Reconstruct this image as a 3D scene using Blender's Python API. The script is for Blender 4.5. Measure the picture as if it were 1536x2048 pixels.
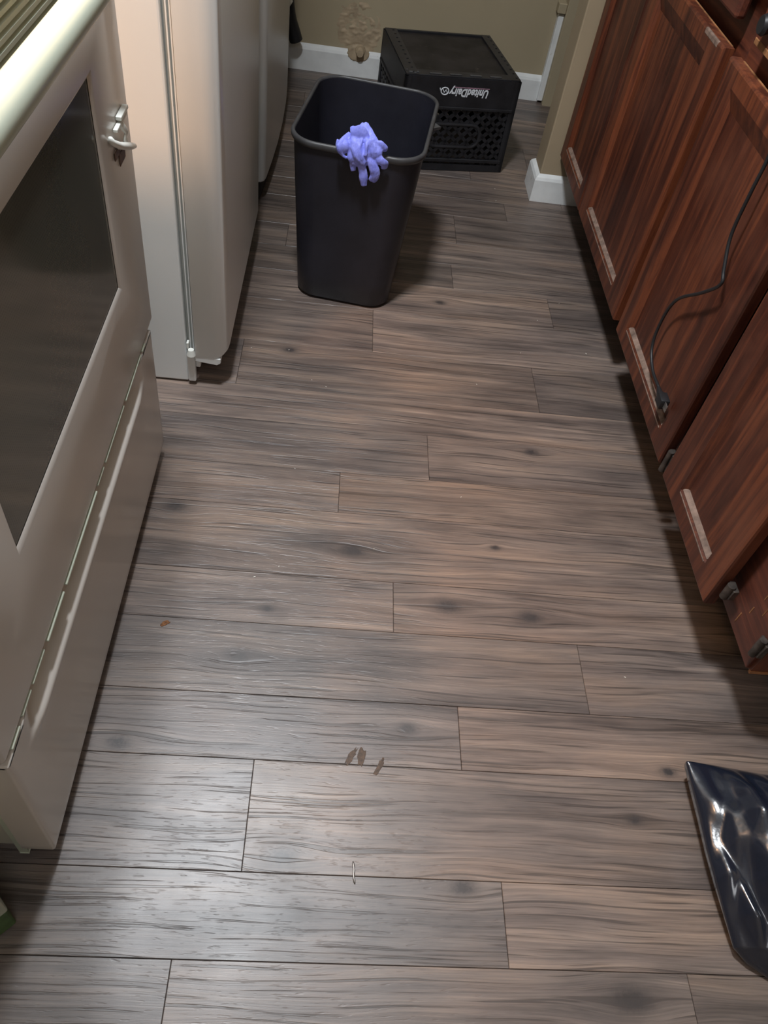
import bpy, bmesh, math, random
from mathutils import Vector, Matrix, noise

random.seed(7)
sc = bpy.context.scene
for o in list(bpy.data.objects):
    bpy.data.objects.remove(o)
COL = sc.collection

# ------------------------------------------------------------------ camera
CAM_H = 1.15
FPX = 1567.5
RIGHT = Vector((0.99222137, 0.0011776, 0.12448038))
DOWN = Vector((0.08235997, -0.75603281, -0.64933137))
FWD = Vector((0.0933466, 0.65453266, -0.7502489))
cd = bpy.data.cameras.new('camera')
cam = bpy.data.objects.new('camera', cd)
COL.objects.link(cam)
m = Matrix.Identity(4)
for i in range(3):
    m[i][0] = RIGHT[i]; m[i][1] = -DOWN[i]; m[i][2] = -FWD[i]
m[2][3] = CAM_H
cam.matrix_world = m
cd.sensor_fit = 'VERTICAL'
cd.sensor_height = 36.0
cd.lens = 36.0 * FPX / 2048.0
cd.clip_start = 0.02
cd.clip_end = 50
sc.camera = cam

# ------------------------------------------------------------------ world, exposure
w = bpy.data.worlds.new('world'); sc.world = w
w.use_nodes = True
w.node_tree.nodes['Background'].inputs[0].default_value = (0.5, 0.52, 0.55, 1)
w.node_tree.nodes['Background'].inputs[1].default_value = 0.03
sc.view_settings.view_transform = 'Standard'
sc.view_settings.look = 'None'
sc.view_settings.gamma = 1.0
sc.view_settings.use_curve_mapping = False
sc.view_settings.exposure = 0.0

def area(name, loc, size, power, color, rot=(0, 0, 0), shape='DISK', sy=None):
    d = bpy.data.lights.new(name, 'AREA')
    d.shape = shape; d.size = size
    if sy: d.size_y = sy
    d.energy = power; d.color = color
    o = bpy.data.objects.new(name, d)
    o.location = loc; o.rotation_euler = rot
    COL.objects.link(o)
    return o
area('ceiling_lamp_light', (-0.205, 1.0, 2.33), 0.24, 49, (0.92, 0.96, 1.0))
area('rear_fill_light', (0.25, -0.95, 2.34), 0.9, 9, (0.95, 0.97, 1.0))  # added soft fill behind the camera, raises the ambient on upright faces
hl = area('hood_lamp_light', (-0.58, 0.84, 1.60), 0.12, 8.0, (1.0, 0.56, 0.30))
hl.data.spread = math.radians(85)     # recessed in the hood

# ------------------------------------------------------------------ helpers
WM = {}          # world matrices of things, kept by hand

def thing(name, label, cat, loc=(0, 0, 0), rot=0.0, group=None, kind=None):
    o = bpy.data.objects.new(name, None)
    o.empty_display_size = 0.05
    COL.objects.link(o)
    o.location = loc; o.rotation_euler = (0, 0, rot)
    WM[o.name] = Matrix.Translation(loc) @ Matrix.Rotation(rot, 4, 'Z')
    tag(o, label, cat, group, kind)
    return o

def tag(o, label=None, cat=None, group=None, kind=None):
    if label: o['label'] = label
    if cat: o['category'] = cat
    if group: o['group'] = group
    if kind: o['kind'] = kind
    return o

def mk(name, bm, mat, parent=None, smooth=False, local=False, recalc=True, auto=None):
    """link a bmesh (world coordinates unless local) as one object"""
    if recalc: bmesh.ops.recalc_face_normals(bm, faces=bm.faces[:])
    if parent is not None:
        M = WM[parent.name]
        if not local: bm.transform(M.inverted())
    else:
        xs = [v.co.x for v in bm.verts]; ys = [v.co.y for v in bm.verts]; zs = [v.co.z for v in bm.verts]
        c = Vector(((min(xs)+max(xs))/2, (min(ys)+max(ys))/2, min(zs)))
        M = Matrix.Translation(c)
        bm.transform(M.inverted())
    me = bpy.data.meshes.new(name)
    if smooth:
        for f in bm.faces: f.smooth = True
    bm.to_mesh(me); bm.free()
    if smooth and auto:
        try: me.set_sharp_from_angle(angle=math.radians(auto))
        except Exception: pass
    me.materials.append(mat)
    o = bpy.data.objects.new(name, me)
    COL.objects.link(o)
    if parent is not None: o.parent = parent
    else: o.location = M.translation
    WM[o.name] = M
    return o

def B(): return bmesh.new()

def rmesh(bm, d):
    bm2 = d
    me = bpy.data.meshes.new('tmp'); bm2.to_mesh(me); bm2.free()
    bm.from_mesh(me); bpy.data.meshes.remove(me)

def box(bm, lo, hi, bev=0.0, seg=2, M=None):
    t = bmesh.new()
    bmesh.ops.create_cube(t, size=1.0)
    for v in t.verts:
        v.co = Vector([(lo[i]+hi[i])/2 + v.co[i]*(hi[i]-lo[i]) for i in range(3)])
    if bev > 0:
        bmesh.ops.bevel(t, geom=t.edges[:], offset=bev, segments=seg, profile=0.5, affect='EDGES')
    if M: t.transform(M)
    rmesh(bm, t)
    return bm

def prism(bm, prof, axis, a, b, bev=0.0, seg=2):
    """prof: list of 2D points; extruded along axis from a to b"""
    t = bmesh.new()
    def P(u, v, s):
        if axis == 0: return (s, u, v)
        if axis == 1: return (u, s, v)
        return (u, v, s)
    A = [t.verts.new(P(u, v, a)) for u, v in prof]
    Bv = [t.verts.new(P(u, v, b)) for u, v in prof]
    n = len(prof)
    t.faces.new(A); t.faces.new(Bv[::-1])
    for i in range(n): t.faces.new((A[i], Bv[i], Bv[(i+1) % n], A[(i+1) % n]))
    if bev > 0:
        bmesh.ops.recalc_face_normals(t, faces=t.faces[:])
        bmesh.ops.bevel(t, geom=[e for e in t.edges if e.calc_face_angle(0) > 0.6], offset=bev, segments=seg, profile=0.5, affect='EDGES')
    rmesh(bm, t)
    return bm

def tube(bm, pts, r, n=10, cap=True, flat=1.0, side=None):
    """r: number or list; flat squashes across 'side' direction"""
    pts = [Vector(p) for p in pts]
    rs = r if isinstance(r, (list, tuple)) else [r]*len(pts)
    rings = []
    up = Vector((0, 0, 1))
    prev = None
    for i, p in enumerate(pts):
        t = (pts[min(i+1, len(pts)-1)] - pts[max(i-1, 0)]).normalized()
        if prev is None:
            a = side.copy() if side else (up if abs(t.z) < 0.9 else Vector((1, 0, 0)))
        else: a = prev
        a = (a - t*a.dot(t)).normalized()
        b = t.cross(a); prev = a
        rings.append([bm.verts.new(p + a*math.cos(k*2*math.pi/n)*rs[i]*flat + b*math.sin(k*2*math.pi/n)*rs[i]) for k in range(n)])
    for i in range(len(rings)-1):
        for k in range(n):
            bm.faces.new((rings[i][k], rings[i][(k+1) % n], rings[i+1][(k+1) % n], rings[i+1][k]))
    if cap:
        bm.faces.new(rings[0][::-1]); bm.faces.new(rings[-1])
    return bm

def spline(pts, k=6):
    P = [Vector(p) for p in pts]; out = []
    P = [P[0]*2-P[1]] + P + [P[-1]*2-P[-2]]
    for i in range(1, len(P)-2):
        for j in range(k):
            t = j/k
            out.append(0.5*((2*P[i]) + (P[i+1]-P[i-1])*t + (2*P[i-1]-5*P[i]+4*P[i+1]-P[i+2])*t*t + (3*P[i]-P[i-1]-3*P[i+1]+P[i+2])*t**3))
    out.append(P[-2]); return out

def at(px, py, axis, val):
    """a pixel of the photograph -> the point of the plane axis = val that it shows"""
    d = RIGHT*((px-768)/FPX) + DOWN*((py-1024)/FPX) + FWD
    C = Vector((0, 0, CAM_H))
    return C + d*((val-C[axis])/d[axis])

# ------------------------------------------------------------------ materials
def srgb(r, g, b):
    f = lambda c: (c/255/12.92) if c/255 <= 0.04045 else ((c/255+0.055)/1.055)**2.4
    return (f(r), f(g), f(b), 1)

class NT:
    def __init__(s, name):
        s.m = bpy.data.materials.new(name); s.m.use_nodes = True
        s.t = s.m.node_tree; s.b = s.t.nodes['Principled BSDF']
    def n(s, typ, **kw):
        x = s.t.nodes.new(typ)
        for k, v in kw.items():
            if k == 'ins':
                for kk, vv in v.items():
                    if hasattr(vv, 'is_output') or hasattr(vv, 'links'): s.t.links.new(vv, x.inputs[kk])
                    else: x.inputs[kk].default_value = vv
            else: setattr(x, k, v)
        return x
    def link(s, a, b): s.t.links.new(a, b)
    def math(s, op, a, b=None, c=None, clamp=False):
        x = s.n('ShaderNodeMath', operation=op); x.use_clamp = clamp
        for i, v in enumerate((a, b, c)):
            if v is None: continue
            if hasattr(v, 'is_output'): s.link(v, x.inputs[i])
            else: x.inputs[i].default_value = v
        return x.outputs[0]
    def mix(s, fac, a, b, mode='MIX'):
        x = s.n('ShaderNodeMix', data_type='RGBA', blend_type=mode)
        for i, v in ((0, fac), (6, a), (7, b)):
            if hasattr(v, 'is_output'): s.link(v, x.inputs[i])
            else: x.inputs[i].default_value = v
        return x.outputs[2]
    def ramp(s, fac, stops):
        x = s.n('ShaderNodeValToRGB'); e = x.color_ramp.elements
        while len(e) < len(stops): e.new(0.5)
        for i, (p, c) in enumerate(stops): e[i].position = p; e[i].color = c if len(c) == 4 else (*c, 1)
        s.link(fac, x.inputs[0]); return x.outputs[0]
    def noise(s, vec, scale, detail=4, rough=0.55, dist=0.0):
        x = s.n('ShaderNodeTexNoise')
        x.inputs['Scale'].default_value = scale; x.inputs['Detail'].default_value = detail
        x.inputs['Roughness'].default_value = rough; x.inputs['Distortion'].default_value = dist
        s.link(vec, x.inputs['Vector']); return x.outputs[0]
    def pos(s): return s.n('ShaderNodeNewGeometry').outputs['Position']
    def mapping(s, vec, scale=(1, 1, 1), loc=None):
        x = s.n('ShaderNodeMapping'); x.inputs['Scale'].default_value = scale
        s.link(vec, x.inputs['Vector'])
        if loc is not None: s.link(loc, x.inputs['Location'])
        return x.outputs[0]
    def bump(s, h, strength=0.3, dist=0.002, chain=None):
        x = s.n('ShaderNodeBump'); x.inputs['Strength'].default_value = strength; x.inputs['Distance'].default_value = dist
        s.link(h, x.inputs['Height'])
        if chain is not None: s.link(chain, x.inputs['Normal'])
        return x.outputs[0]
    def set(s, **kw):
        for k, v in kw.items():
            i = s.b.inputs[k.replace('_', ' ')]
            if hasattr(v, 'is_output'): s.link(v, i)
            else: i.default_value = v
        return s.m

def plain(name, col, rough=0.5, spec=0.5, metal=0.0, var=0.06, nscale=8.0, bump=0.0, bscale=200, dirt=None, coat=0.0):
    t = NT(name); p = t.pos()
    n = t.noise(p, nscale, 3)
    d = tuple(c*(1-var*2) for c in col[:3])+(1,)
    l = tuple(min(1, c*(1+var)) for c in col[:3])+(1,)
    c = t.ramp(n, [(0.3, d), (0.7, l)])
    if dirt:
        dn = t.noise(p, dirt[1], 5, 0.7)
        f = t.ramp(dn, [(dirt[2], (0, 0, 0)), (min(1, dirt[2]+0.12), (1, 1, 1))])
        c = t.mix(f, c, dirt[0])
    t.set(Base_Color=c, Roughness=rough, Metallic=metal)
    t.b.inputs['Specular IOR Level'].default_value = spec
    t.b.inputs['Coat Weight'].default_value = coat
    if bump > 0:
        t.set(Normal=t.bump(t.noise(p, bscale, 3), bump, 0.001))
    return t.m

# floor planks: printed wood grain that flows round its knots, embossed
KNOTS = [(0.464, 1.209, 1.0), (0.084, 0.903, 1.4), (-0.254, 0.975, 1.2), (-0.06, 0.76, .7), (0.258, 0.792, 1.5), (0.408, 0.781, 1.2),
         (-0.097, 0.664, 1.2), (0.181, 0.553, .9), (-0.257, 0.505, 1.1), (0.528, 0.426, .7), (0.255, 0.321, 1.1), (0.472, 0.19, 1.6),
         (0.288, 1.735, .9), (0.60, 0.505, .8), (0.359, 0.936, .6), (-0.078, 1.478, 1.0), (0.0, 0.352, 1.2)]
def plank_mat():
    t = NT('vinyl_plank')
    p = t.pos()
    sep = t.n('ShaderNodeSeparateXYZ', ins={0: p})
    x, y = sep.outputs[0], sep.outputs[1]
    info = t.n('ShaderNodeObjectInfo')
    rnd = info.outputs['Random']
    # gentle waviness
    wv = t.noise(t.mapping(p, (2.2, 9, 1)), 1.0, 2)
    v = t.math('ADD', y, t.math('MULTIPLY', t.math('SUBTRACT', wv, 0.5), 0.035))
    kmask = None
    for (kx, ky, s) in KNOTS:
        dx = t.math('MULTIPLY', t.math('SUBTRACT', x, kx), 1/(0.055*s))
        dy = t.math('MULTIPLY', t.math('SUBTRACT', y, ky), 1/(0.020*s))
        r2 = t.math('ADD', t.math('MULTIPLY', dx, dx), t.math('MULTIPLY', dy, dy))
        g = t.math('EXPONENT', t.math('MULTIPLY', r2, -1.0))
        v = t.math('ADD', ky, t.math('MULTIPLY', t.math('SUBTRACT', v, ky), t.math('SUBTRACT', 1.0, t.math('MULTIPLY', g, 0.85))))
        dx2 = t.math('MULTIPLY', dx, 0.055/0.017)
        dy2 = t.math('MULTIPLY', dy, 0.020/0.010)
        k = t.math('EXPONENT', t.math('MULTIPLY', t.math('ADD', t.math('MULTIPLY', dx2, dx2), t.math('MULTIPLY', dy2, dy2)), -1.0))
        kmask = k if kmask is None else t.math('MAXIMUM', kmask, k)
    off = t.math('MULTIPLY', rnd, 37.0)
    cv = t.n('ShaderNodeCombineXYZ', ins={0: x, 1: v, 2: off}).outputs[0]
    blot = t.noise(t.mapping(cv, (3.0, 16, 1)), 1.0, 4, 0.6)
    band = t.noise(t.mapping(cv, (1.8, 52, 1)), 1.0, 6, 0.68)
    fine = t.noise(t.mapping(cv, (7, 420, 1)), 1.0, 4, 0.65)
    crack = t.noise(t.mapping(cv, (4.0, 210, 1)), 1.0, 2, 0.5)
    base = info.outputs['Color']
    bandc = t.ramp(band, [(0.30, (0.50, 0.47, 0.46)), (0.47, (0.88, 0.86, 0.86)), (0.60, (1.12, 1.10, 1.07)), (0.74, (1.75, 1.66, 1.56))])
    blotc = t.ramp(blot, [(0.32, (0.56, 0.57, 0.60)), (0.50, (1, 1, 1)), (0.68, (1.28, 1.20, 1.10))])
    finec = t.ramp(fine, [(0.3, (0.68, 0.68, 0.68)), (0.52, (1, 1, 1)), (0.72, (1.25, 1.23, 1.20))])
    crk = t.ramp(crack, [(0.585, (0, 0, 0)), (0.64, (1, 1, 1))])
    c = t.mix(1.0, base, bandc, 'MULTIPLY')
    c = t.mix(1.0, c, blotc, 'MULTIPLY')
    c = t.mix(1.0, c, finec, 'MULTIPLY')
    c = t.mix(t.math('MULTIPLY', crk, 0.62), c, (0.035, 0.027, 0.025, 1))
    kn = t.noise(p, 160, 4, 0.6)
    kf = t.math('MULTIPLY', t.math('MULTIPLY', kmask, 1.75), t.math('ADD', kn, 0.15), clamp=True)
    c = t.mix(kf, c, (0.045, 0.038, 0.038, 1))
    # faint smears
    smear = t.noise(t.mapping(p, (5, 5, 1)), 1.0, 4, 0.6)
    rough = t.math('ADD', 0.28, t.math('MULTIPLY', smear, 0.26))
    tick = t.noise(t.mapping(cv, (42, 300, 1)), 1.0, 2, 0.5)
    h = t.math('SUBTRACT', t.math('MULTIPLY', fine, 0.35), t.math('MULTIPLY', crk, 0.9))
    tk = t.ramp(tick, [(0.60, (0, 0, 0)), (0.70, (1, 1, 1))])
    h = t.math('SUBTRACT', h, t.math('MULTIPLY', tk, 0.35))
    t.set(Base_Color=c, Roughness=rough, Normal=t.bump(h, 0.42, 0.0009))
    t.b.inputs['Specular IOR Level'].default_value = 0.75
    return t.m
M_PLANK = plank_mat()

# stained wood with streaks along the given axis scale
def stain_mat(name, dark, mid, light, scale=(48, 48, 2.6), rough=0.36):
    t = NT(name); p = t.pos()
    rnd = t.n('ShaderNodeObjectInfo').outputs['Random']
    off = t.n('ShaderNodeCombineXYZ', ins={0: t.math('MULTIPLY', rnd, 9.0), 1: 0.0, 2: t.math('MULTIPLY', rnd, 5.0)}).outputs[0]
    pv = t.mapping(p, scale, off)
    a = t.noise(pv, 1.0, 8, 0.72, 0.3)
    pb = t.mapping(p, tuple(s*0.18 for s in scale), off)
    b = t.noise(pb, 1.0, 4, 0.6, 0.4)
    f = t.math('ADD', t.math('MULTIPLY', a, 0.6), t.math('MULTIPLY', b, 0.4))
    c = t.ramp(f, [(0.39, dark), (0.49, mid), (0.58, light), (0.68, mid)])
    wn = t.noise(p, 5.0, 4, 0.65)
    wear = t.ramp(wn, [(0.50, (0, 0, 0)), (0.72, (1, 1, 1))])
    c = t.mix(t.math('MULTIPLY', wear, 0.35), c, (light[0]*1.1, light[1]*1.5, light[2]*2.2, 1))
    t.set(Base_Color=c, Roughness=t.math('ADD', rough, t.math('MULTIPLY', wn, 0.2)), Normal=t.bump(a, 0.25, 0.0006))
    return t.m
M_WOOD = stain_mat('red_stained_wood', (0.034, 0.0085, 0.0050, 1), (0.082, 0.0205, 0.0100, 1), (0.185, 0.050, 0.019, 1))
M_WOODF = stain_mat('red_stained_rail', (0.035, 0.0085, 0.0055, 1), (0.095, 0.024, 0.013, 1), (0.18, 0.047, 0.021, 1), (70, 3.2, 70))
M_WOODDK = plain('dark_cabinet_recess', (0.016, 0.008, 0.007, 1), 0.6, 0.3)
M_LEDGE = plain('worn_dusty_wood', (0.24, 0.165, 0.13, 1), 0.6, 0.3, var=0.25, nscale=60)
M_EDGE = plain('bare_worn_wood', (0.33, 0.15, 0.065, 1), 0.55, 0.3, var=0.3, nscale=40)
M_WALL = plain('tan_wall_paint', (0.40, 0.335, 0.225, 1), 0.6, 0.3, var=0.03, nscale=2.5, bump=0.15, bscale=90)
M_WALL_L = plain('tan_wall_paint_clean', (0.38, 0.30, 0.20, 1), 0.6, 0.3, var=0.04, nscale=3, bump=0.15, bscale=90)
M_PLASTER = plain('patched_plaster_paint', (0.43, 0.335, 0.225, 1), 0.6, 0.25, var=0.12, nscale=30, bump=0.4, bscale=120)
M_BASE = plain('white_baseboard_paint', (0.80, 0.82, 0.82, 1), 0.4, 0.4, var=0.05, nscale=14, dirt=((0.36, 0.30, 0.18, 1), 16, 0.66))
M_CEIL = plain('ceiling_paint', (0.62, 0.60, 0.56, 1), 0.8, 0.2)
M_STOVE = plain('almond_enamel', (0.58, 0.545, 0.51, 1), 0.24, 0.5, var=0.02, nscale=3)
M_STOVE2 = plain('almond_enamel_side', (0.50, 0.49, 0.43, 1), 0.35, 0.5, var=0.04, nscale=6)
M_HANDLE = plain('cream_plastic', (0.50, 0.55, 0.46, 1), 0.30, 0.5, var=0.02)
M_FRIDGE = plain('white_fridge_enamel', (0.74, 0.76, 0.76, 1), 0.32, 0.5, var=0.02, nscale=3)
M_FRIDGEF = M_FRIDGE
M_GASKET = plain('grey_gasket', (0.30, 0.31, 0.29, 1), 0.6, 0.3)
M_WHITE = plain('white_plastic', (0.72, 0.74, 0.70, 1), 0.35, 0.5, var=0.03)
M_BROWNTAPE = plain('aged_adhesive', (0.14, 0.085, 0.06, 1), 0.5, 0.4, var=0.3, nscale=200)
M_SEAM = plain('plank_seam', (0.06, 0.048, 0.042, 1), 0.6, 0.3)
M_BLACKGAP = plain('dark_gap', (0.02, 0.018, 0.017, 1), 0.7, 0.2)
M_BIN = plain('black_bin_plastic', (0.017, 0.017, 0.025, 1), 0.42, 0.45, var=0.12, nscale=12, bump=0.2, bscale=300, dirt=((0.06, 0.055, 0.055, 1), 30, 0.68))
M_RIM = plain('lightened_black_plastic', (0.055, 0.055, 0.058, 1), 0.45, 0.5, var=0.15, nscale=30)  # grey put in for the light that the bin's rolled lip catches
M_CRATE = plain('black_crate_plastic', (0.016, 0.016, 0.019, 1), 0.42, 0.45, var=0.2, nscale=18, bump=0.2, bscale=200, dirt=((0.075, 0.065, 0.055, 1), 26, 0.66))
M_CRATET = plain('dusty_crate_bottom', (0.020, 0.017, 0.017, 1), 0.55, 0.35, var=0.3, nscale=14, dirt=((0.075, 0.06, 0.052, 1), 22, 0.62))
M_PRINT = plain('white_print', (0.72, 0.75, 0.80, 1), 0.5, 0.3, var=0.1, nscale=120)
M_PRINTR = plain('faded_red_print', (0.34, 0.20, 0.26, 1), 0.5, 0.3, var=0.2, nscale=120)
M_CORD = plain('black_cord_rubber', (0.018, 0.018, 0.020, 1), 0.45, 0.4)
M_STEEL = plain('dull_steel', (0.38, 0.36, 0.34, 1), 0.4, 0.5, metal=0.8, var=0.2, nscale=60)
M_STEELDK = plain('tarnished_hinge_metal', (0.10, 0.085, 0.075, 1), 0.45, 0.5, metal=0.5, var=0.3, nscale=60)
M_STAIN = plain('brown_stain', (0.085, 0.045, 0.022, 1), 0.5, 0.4, var=0.3, nscale=200)
M_STAINO = plain('orange_crumb', (0.22, 0.09, 0.03, 1), 0.6, 0.3, var=0.3, nscale=200)
M_CRUMB = plain('white_crumb', (0.75, 0.72, 0.66, 1), 0.6, 0.3)
M_GREEN = plain('green_box_side', (0.07, 0.13, 0.045, 1), 0.5, 0.4, var=0.3, nscale=20)
M_BOXW = plain('pale_box_rim', (0.42, 0.45, 0.38, 1), 0.5, 0.4, var=0.1)
M_COUNTER = plain('dark_laminate', (0.09, 0.06, 0.045, 1), 0.35, 0.5)

def glass_window():
    t = NT('oven_window_glass'); p = t.pos()
    sep = t.n('ShaderNodeSeparateXYZ', ins={0: p})
    fz = t.math('FRACT', t.math('MULTIPLY', sep.outputs[2], 260.0))
    fy = t.math('FRACT', t.math('MULTIPLY', sep.outputs[1], 260.0))
    dz = t.math('ABSOLUTE', t.math('SUBTRACT', fz, 0.5)); dy = t.math('ABSOLUTE', t.math('SUBTRACT', fy, 0.5))
    dot = t.math('LESS_THAN', t.math('ADD', t.math('MULTIPLY', dz, dz), t.math('MULTIPLY', dy, dy)), 0.09)
    n = t.noise(p, 4, 3)
    c = t.ramp(n, [(0.3, (0.085, 0.090, 0.074)), (0.7, (0.112, 0.110, 0.092))])
    c = t.mix(t.math('MULTIPLY', dot, 0.22), c, (0.03, 0.03, 0.028, 1))
    t.set(Base_Color=c, Roughness=0.12)
    t.b.inputs['Specular IOR Level'].default_value = 0.5
    return t.m
M_GLASS = glass_window()

def glove_mat():
    t = NT('periwinkle_nitrile'); p = t.pos()
    n = t.noise(p, 60, 3)
    c = t.ramp(n, [(0.3, (0.20, 0.235, 0.80)), (0.7, (0.31, 0.35, 0.98))])
    t.set(Base_Color=c, Roughness=0.55, Normal=t.bump(t.noise(t.mapping(p, (1, 1, .3)), 130, 3), 0.6, 0.004))
    t.b.inputs['Subsurface Weight'].default_value = 0.15
    t.b.inputs['Subsurface Radius'].default_value = (0.003, 0.003, 0.006)
    t.b.inputs['Sheen Weight'].default_value = 0.2
    return t.m
M_GLOVE = glove_mat()

def bag_mat():
    t = NT('black_bin_liner_plastic'); p = t.pos()
    n = t.noise(p, 22, 4, 0.6)
    t.set(Base_Color=(0.010, 0.014, 0.026, 1), Roughness=0.24, Normal=t.bump(n, 0.25, 0.005))
    t.b.inputs['Specular IOR Level'].default_value = 0.8
    t.b.inputs['Coat Weight'].default_value = 0.6
    t.b.inputs['Coat Roughness'].default_value = 0.12
    return t.m
M_BAG = bag_mat()

def chip_mat():
    # chipped enamel edge: rust, dark gap and bare bright enamel in runs along y
    t = NT('chipped_enamel_edge'); p = t.pos()
    n = t.noise(t.mapping(p, (1, 34, 6)), 1.0, 3, 0.7)
    c = t.ramp(n, [(0.42, (0.03, 0.018, 0.014)), (0.47, (0.16, 0.07, 0.035)), (0.50, (0.75, 0.70, 0.58)), (0.56, (0.8, 0.78, 0.66))])
    t.set(Base_Color=c, Roughness=0.4)
    return t.m
M_CHIP = chip_mat()

# ------------------------------------------------------------------ room shell
XL, XR, YB, YN, ZC = -0.98, 1.30, 3.145, -1.30, 2.40
fl = mk('floor', box(B(), (XL-.1, YN-.1, -.08), (XR+.1, YB+.1, -.0035)), M_SEAM); tag(fl, kind='structure')
rows = [(-1.30, -1.14, []), (-1.14, -1.034, []), (-1.034, -.90, []), (-.90, -.793, []), (-.793, -.633, []), (-.633, -.526, []), (-.526, -.393, []), (-.393, -.286, []),
        (-.286, -.126, []), (-.126, -.045, []), (-.045, .062, [.3]), (.062, .222, [-.128, .557]), (.222, .330, [.311]), (.330, .490, [-.053]), (.490, .597, [.2645]),
        (.597, .730, [.4875]), (.730, .836, [.160]), (.836, .993, [-.42, .90]), (.993, 1.100, [.0535]), (1.100, 1.232, [.2365]), (1.232, 1.342, [-.52, .95]),
        (1.342, 1.503, [-.186, .501]), (1.503, 1.672, [.115]), (1.672, 1.805, [.582]), (1.805, 1.922, [.327]), (1.922, 2.035, [-.125, .74]), (2.035, 2.192, [.35]),
        (2.192, 2.302, [.513]), (2.302, 2.435, [.05, .70]), (2.435, 2.545, [.42]), (2.545, 2.70, [-.05, .62]), (2.70, 2.81, [.3]), (2.81, 2.94, [-.14, .55]), (2.94, 3.05, [.2]), (3.05, 3.145, [.6])]
# tone of the planks that the photograph shows: (row index, piece index) -> (brightness, warmth)
TONE = {(13, 0): (1.0, -.5), (13, 1): (.98, .1), (12, 0): (.85, -.8), (12, 1): (1.12, .2), (11, 0): (.88, -.4), (11, 1): (.95, -.1), (14, 0): (1.05, -.3), (14, 1): (1.12, .5),
        (15, 0): (.84, -.2), (15, 1): (.95, -.1), (16, 0): (1.12, .3), (16, 1): (1.12, .5), (17, 1): (1.02, .4), (18, 0): (1.12, .5), (18, 1): (.95, .7), (19, 0): (.92, .1),
        (19, 1): (.98, .2), (20, 1): (1.08, .4), (21, 0): (1.1, -.1), (21, 1): (.92, .5), (21, 2): (.85, .1), (22, 0): (.9, .3), (22, 1): (1.12, .2), (23, 0): (1.08, .4), (23, 1): (.85, .1),
        (24, 0): (.82, .3), (24, 1): (1.0, .3), (25, 1): (1.05, .3), (26, 0): (.85, .2), (26, 1): (.85, .2), (27, 0): (.78, .2), (27, 1): (.95, .2)}
BASE = (0.182, 0.149, 0.134)
meshcache = {}
for ri, (y0, y1, js) in enumerate(rows):
    xs = [XL] + sorted(js) + [XR]
    if ri < 10:
        js2 = [random.uniform(-.6, .2), random.uniform(.4, 1.0)]; xs = [XL] + js2 + [XR]
    for pi in range(len(xs)-1):
        a, b_ = xs[pi], xs[pi+1]
        g = 0.00035
        bm = B()
        lo = (a+g, y0+g, -.0045); hi = (b_-g, y1-g, 0.0)
        box(bm, lo, hi)
        top = [e for e in bm.edges if all(v.co.z > -.001 for v in e.verts)]
        bmesh.ops.bevel(bm, geom=top, offset=0.0006, segments=1, affect='EDGES')
        o = mk('plank', bm, M_PLANK, fl)
        br, wm = TONE.get((ri, pi), (random.uniform(.84, 1.1), random.uniform(-.3, .5)))
        wf = wm*0.09
        o.color = (BASE[0]*br*(1+wf), BASE[1]*br, BASE[2]*br*(1-wf), 1)

def struct(name, bm, mat, **kw):
    return tag(mk(name, bm, mat, **kw), kind='structure')
struct('ceiling', box(B(), (XL-.1, YN-.1, ZC), (XR+.1, YB+.1, ZC+.1)), M_CEIL)
struct('wall_left', box(B(), (XL-.1, YN-.1, -.08), (XL, YB+.1, ZC)), M_WALL_L)
struct('wall_near', box(B(), (XL, YN-.1, -.08), (XR, YN, ZC)), M_WALL_L)
wb = struct('wall_back', box(B(), (XL, YB, -.08), (XR+.1, YB+.1, ZC)), M_WALL)
struct('wall_right', box(B(), (XR, YN-.1, -.08), (XR+.1, YB, ZC)), M_WALL_L)
# partition that closes the run of cabinets
PX, PY0, PY1 = 0.612, 2.352, 2.452
struct('wall_partition', box(B(), (PX, PY0, -.004), (XR, PY1, ZC), 0.004, 2), M_WALL_L)
# wall that steps forward at the right of the back wall
struct('wall_return', box(B(), (0.742, 3.100, -.004), (XR, YB, ZC), 0.002, 1), M_WALL)

def baseboard(name, pts, h, th, mat=M_BASE):
    """strip of skirting along pts (2D), thickness to the left of the walking direction"""
    bm = B()
    prof = [(0, 0.0005), (th, 0.0005), (th, h*.80), (th*.72, h*.90), (th*.35, h*.955), (0.0, h)]
    P = [Vector((p[0], p[1])) for p in pts]
    rings = []
    for i, p in enumerate(P):
        d0 = (P[i]-P[i-1]).normalized() if i > 0 else (P[1]-P[0]).normalized()
        d1 = (P[i+1]-P[i]).normalized() if i < len(P)-1 else d0
        n0 = Vector((-d0.y, d0.x)); n1 = Vector((-d1.y, d1.x))
        nn = (n0+n1).normalized(); sc_ = 1/max(.3, nn.dot(n0))
        rings.append([bm.verts.new((p.x+nn.x*u*sc_, p.y+nn.y*u*sc_, v)) for u, v in prof])
    n = len(prof)
    for i in range(len(rings)-1):
        for k in range(n):
            bm.faces.new((rings[i][k], rings[i][(k+1) % n], rings[i+1][(k+1) % n], rings[i+1][k]))
    bm.faces.new(rings[0]); bm.faces.new(rings[-1][::-1])
    return struct(name, bm, mat)
baseboard('baseboard_back', [(0.728, YB-.0005), (-0.60, YB-.0005)][::-1][::-1], 0.088, 0.013).location.y += 0
baseboard('baseboard_partition', [(XR-.01, PY0-.0005), (PX-.0005, PY0-.0005), (PX-.0005, PY1+.0005), (PX+.03, PY1+.0005)][::-1] if False else [(PX+.03, PY1+.0005), (PX-.0005, PY1+.0005), (PX-.0005, PY0-.0005), (XR-.01, PY0-.0005)][::-1], 0.084, 0.013)
t1 = struct('trim_1', box(B(), (0.722, 3.118, 0.008), (0.742, 3.1445, 0.300), 0.002, 1), M_BASE)
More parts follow.
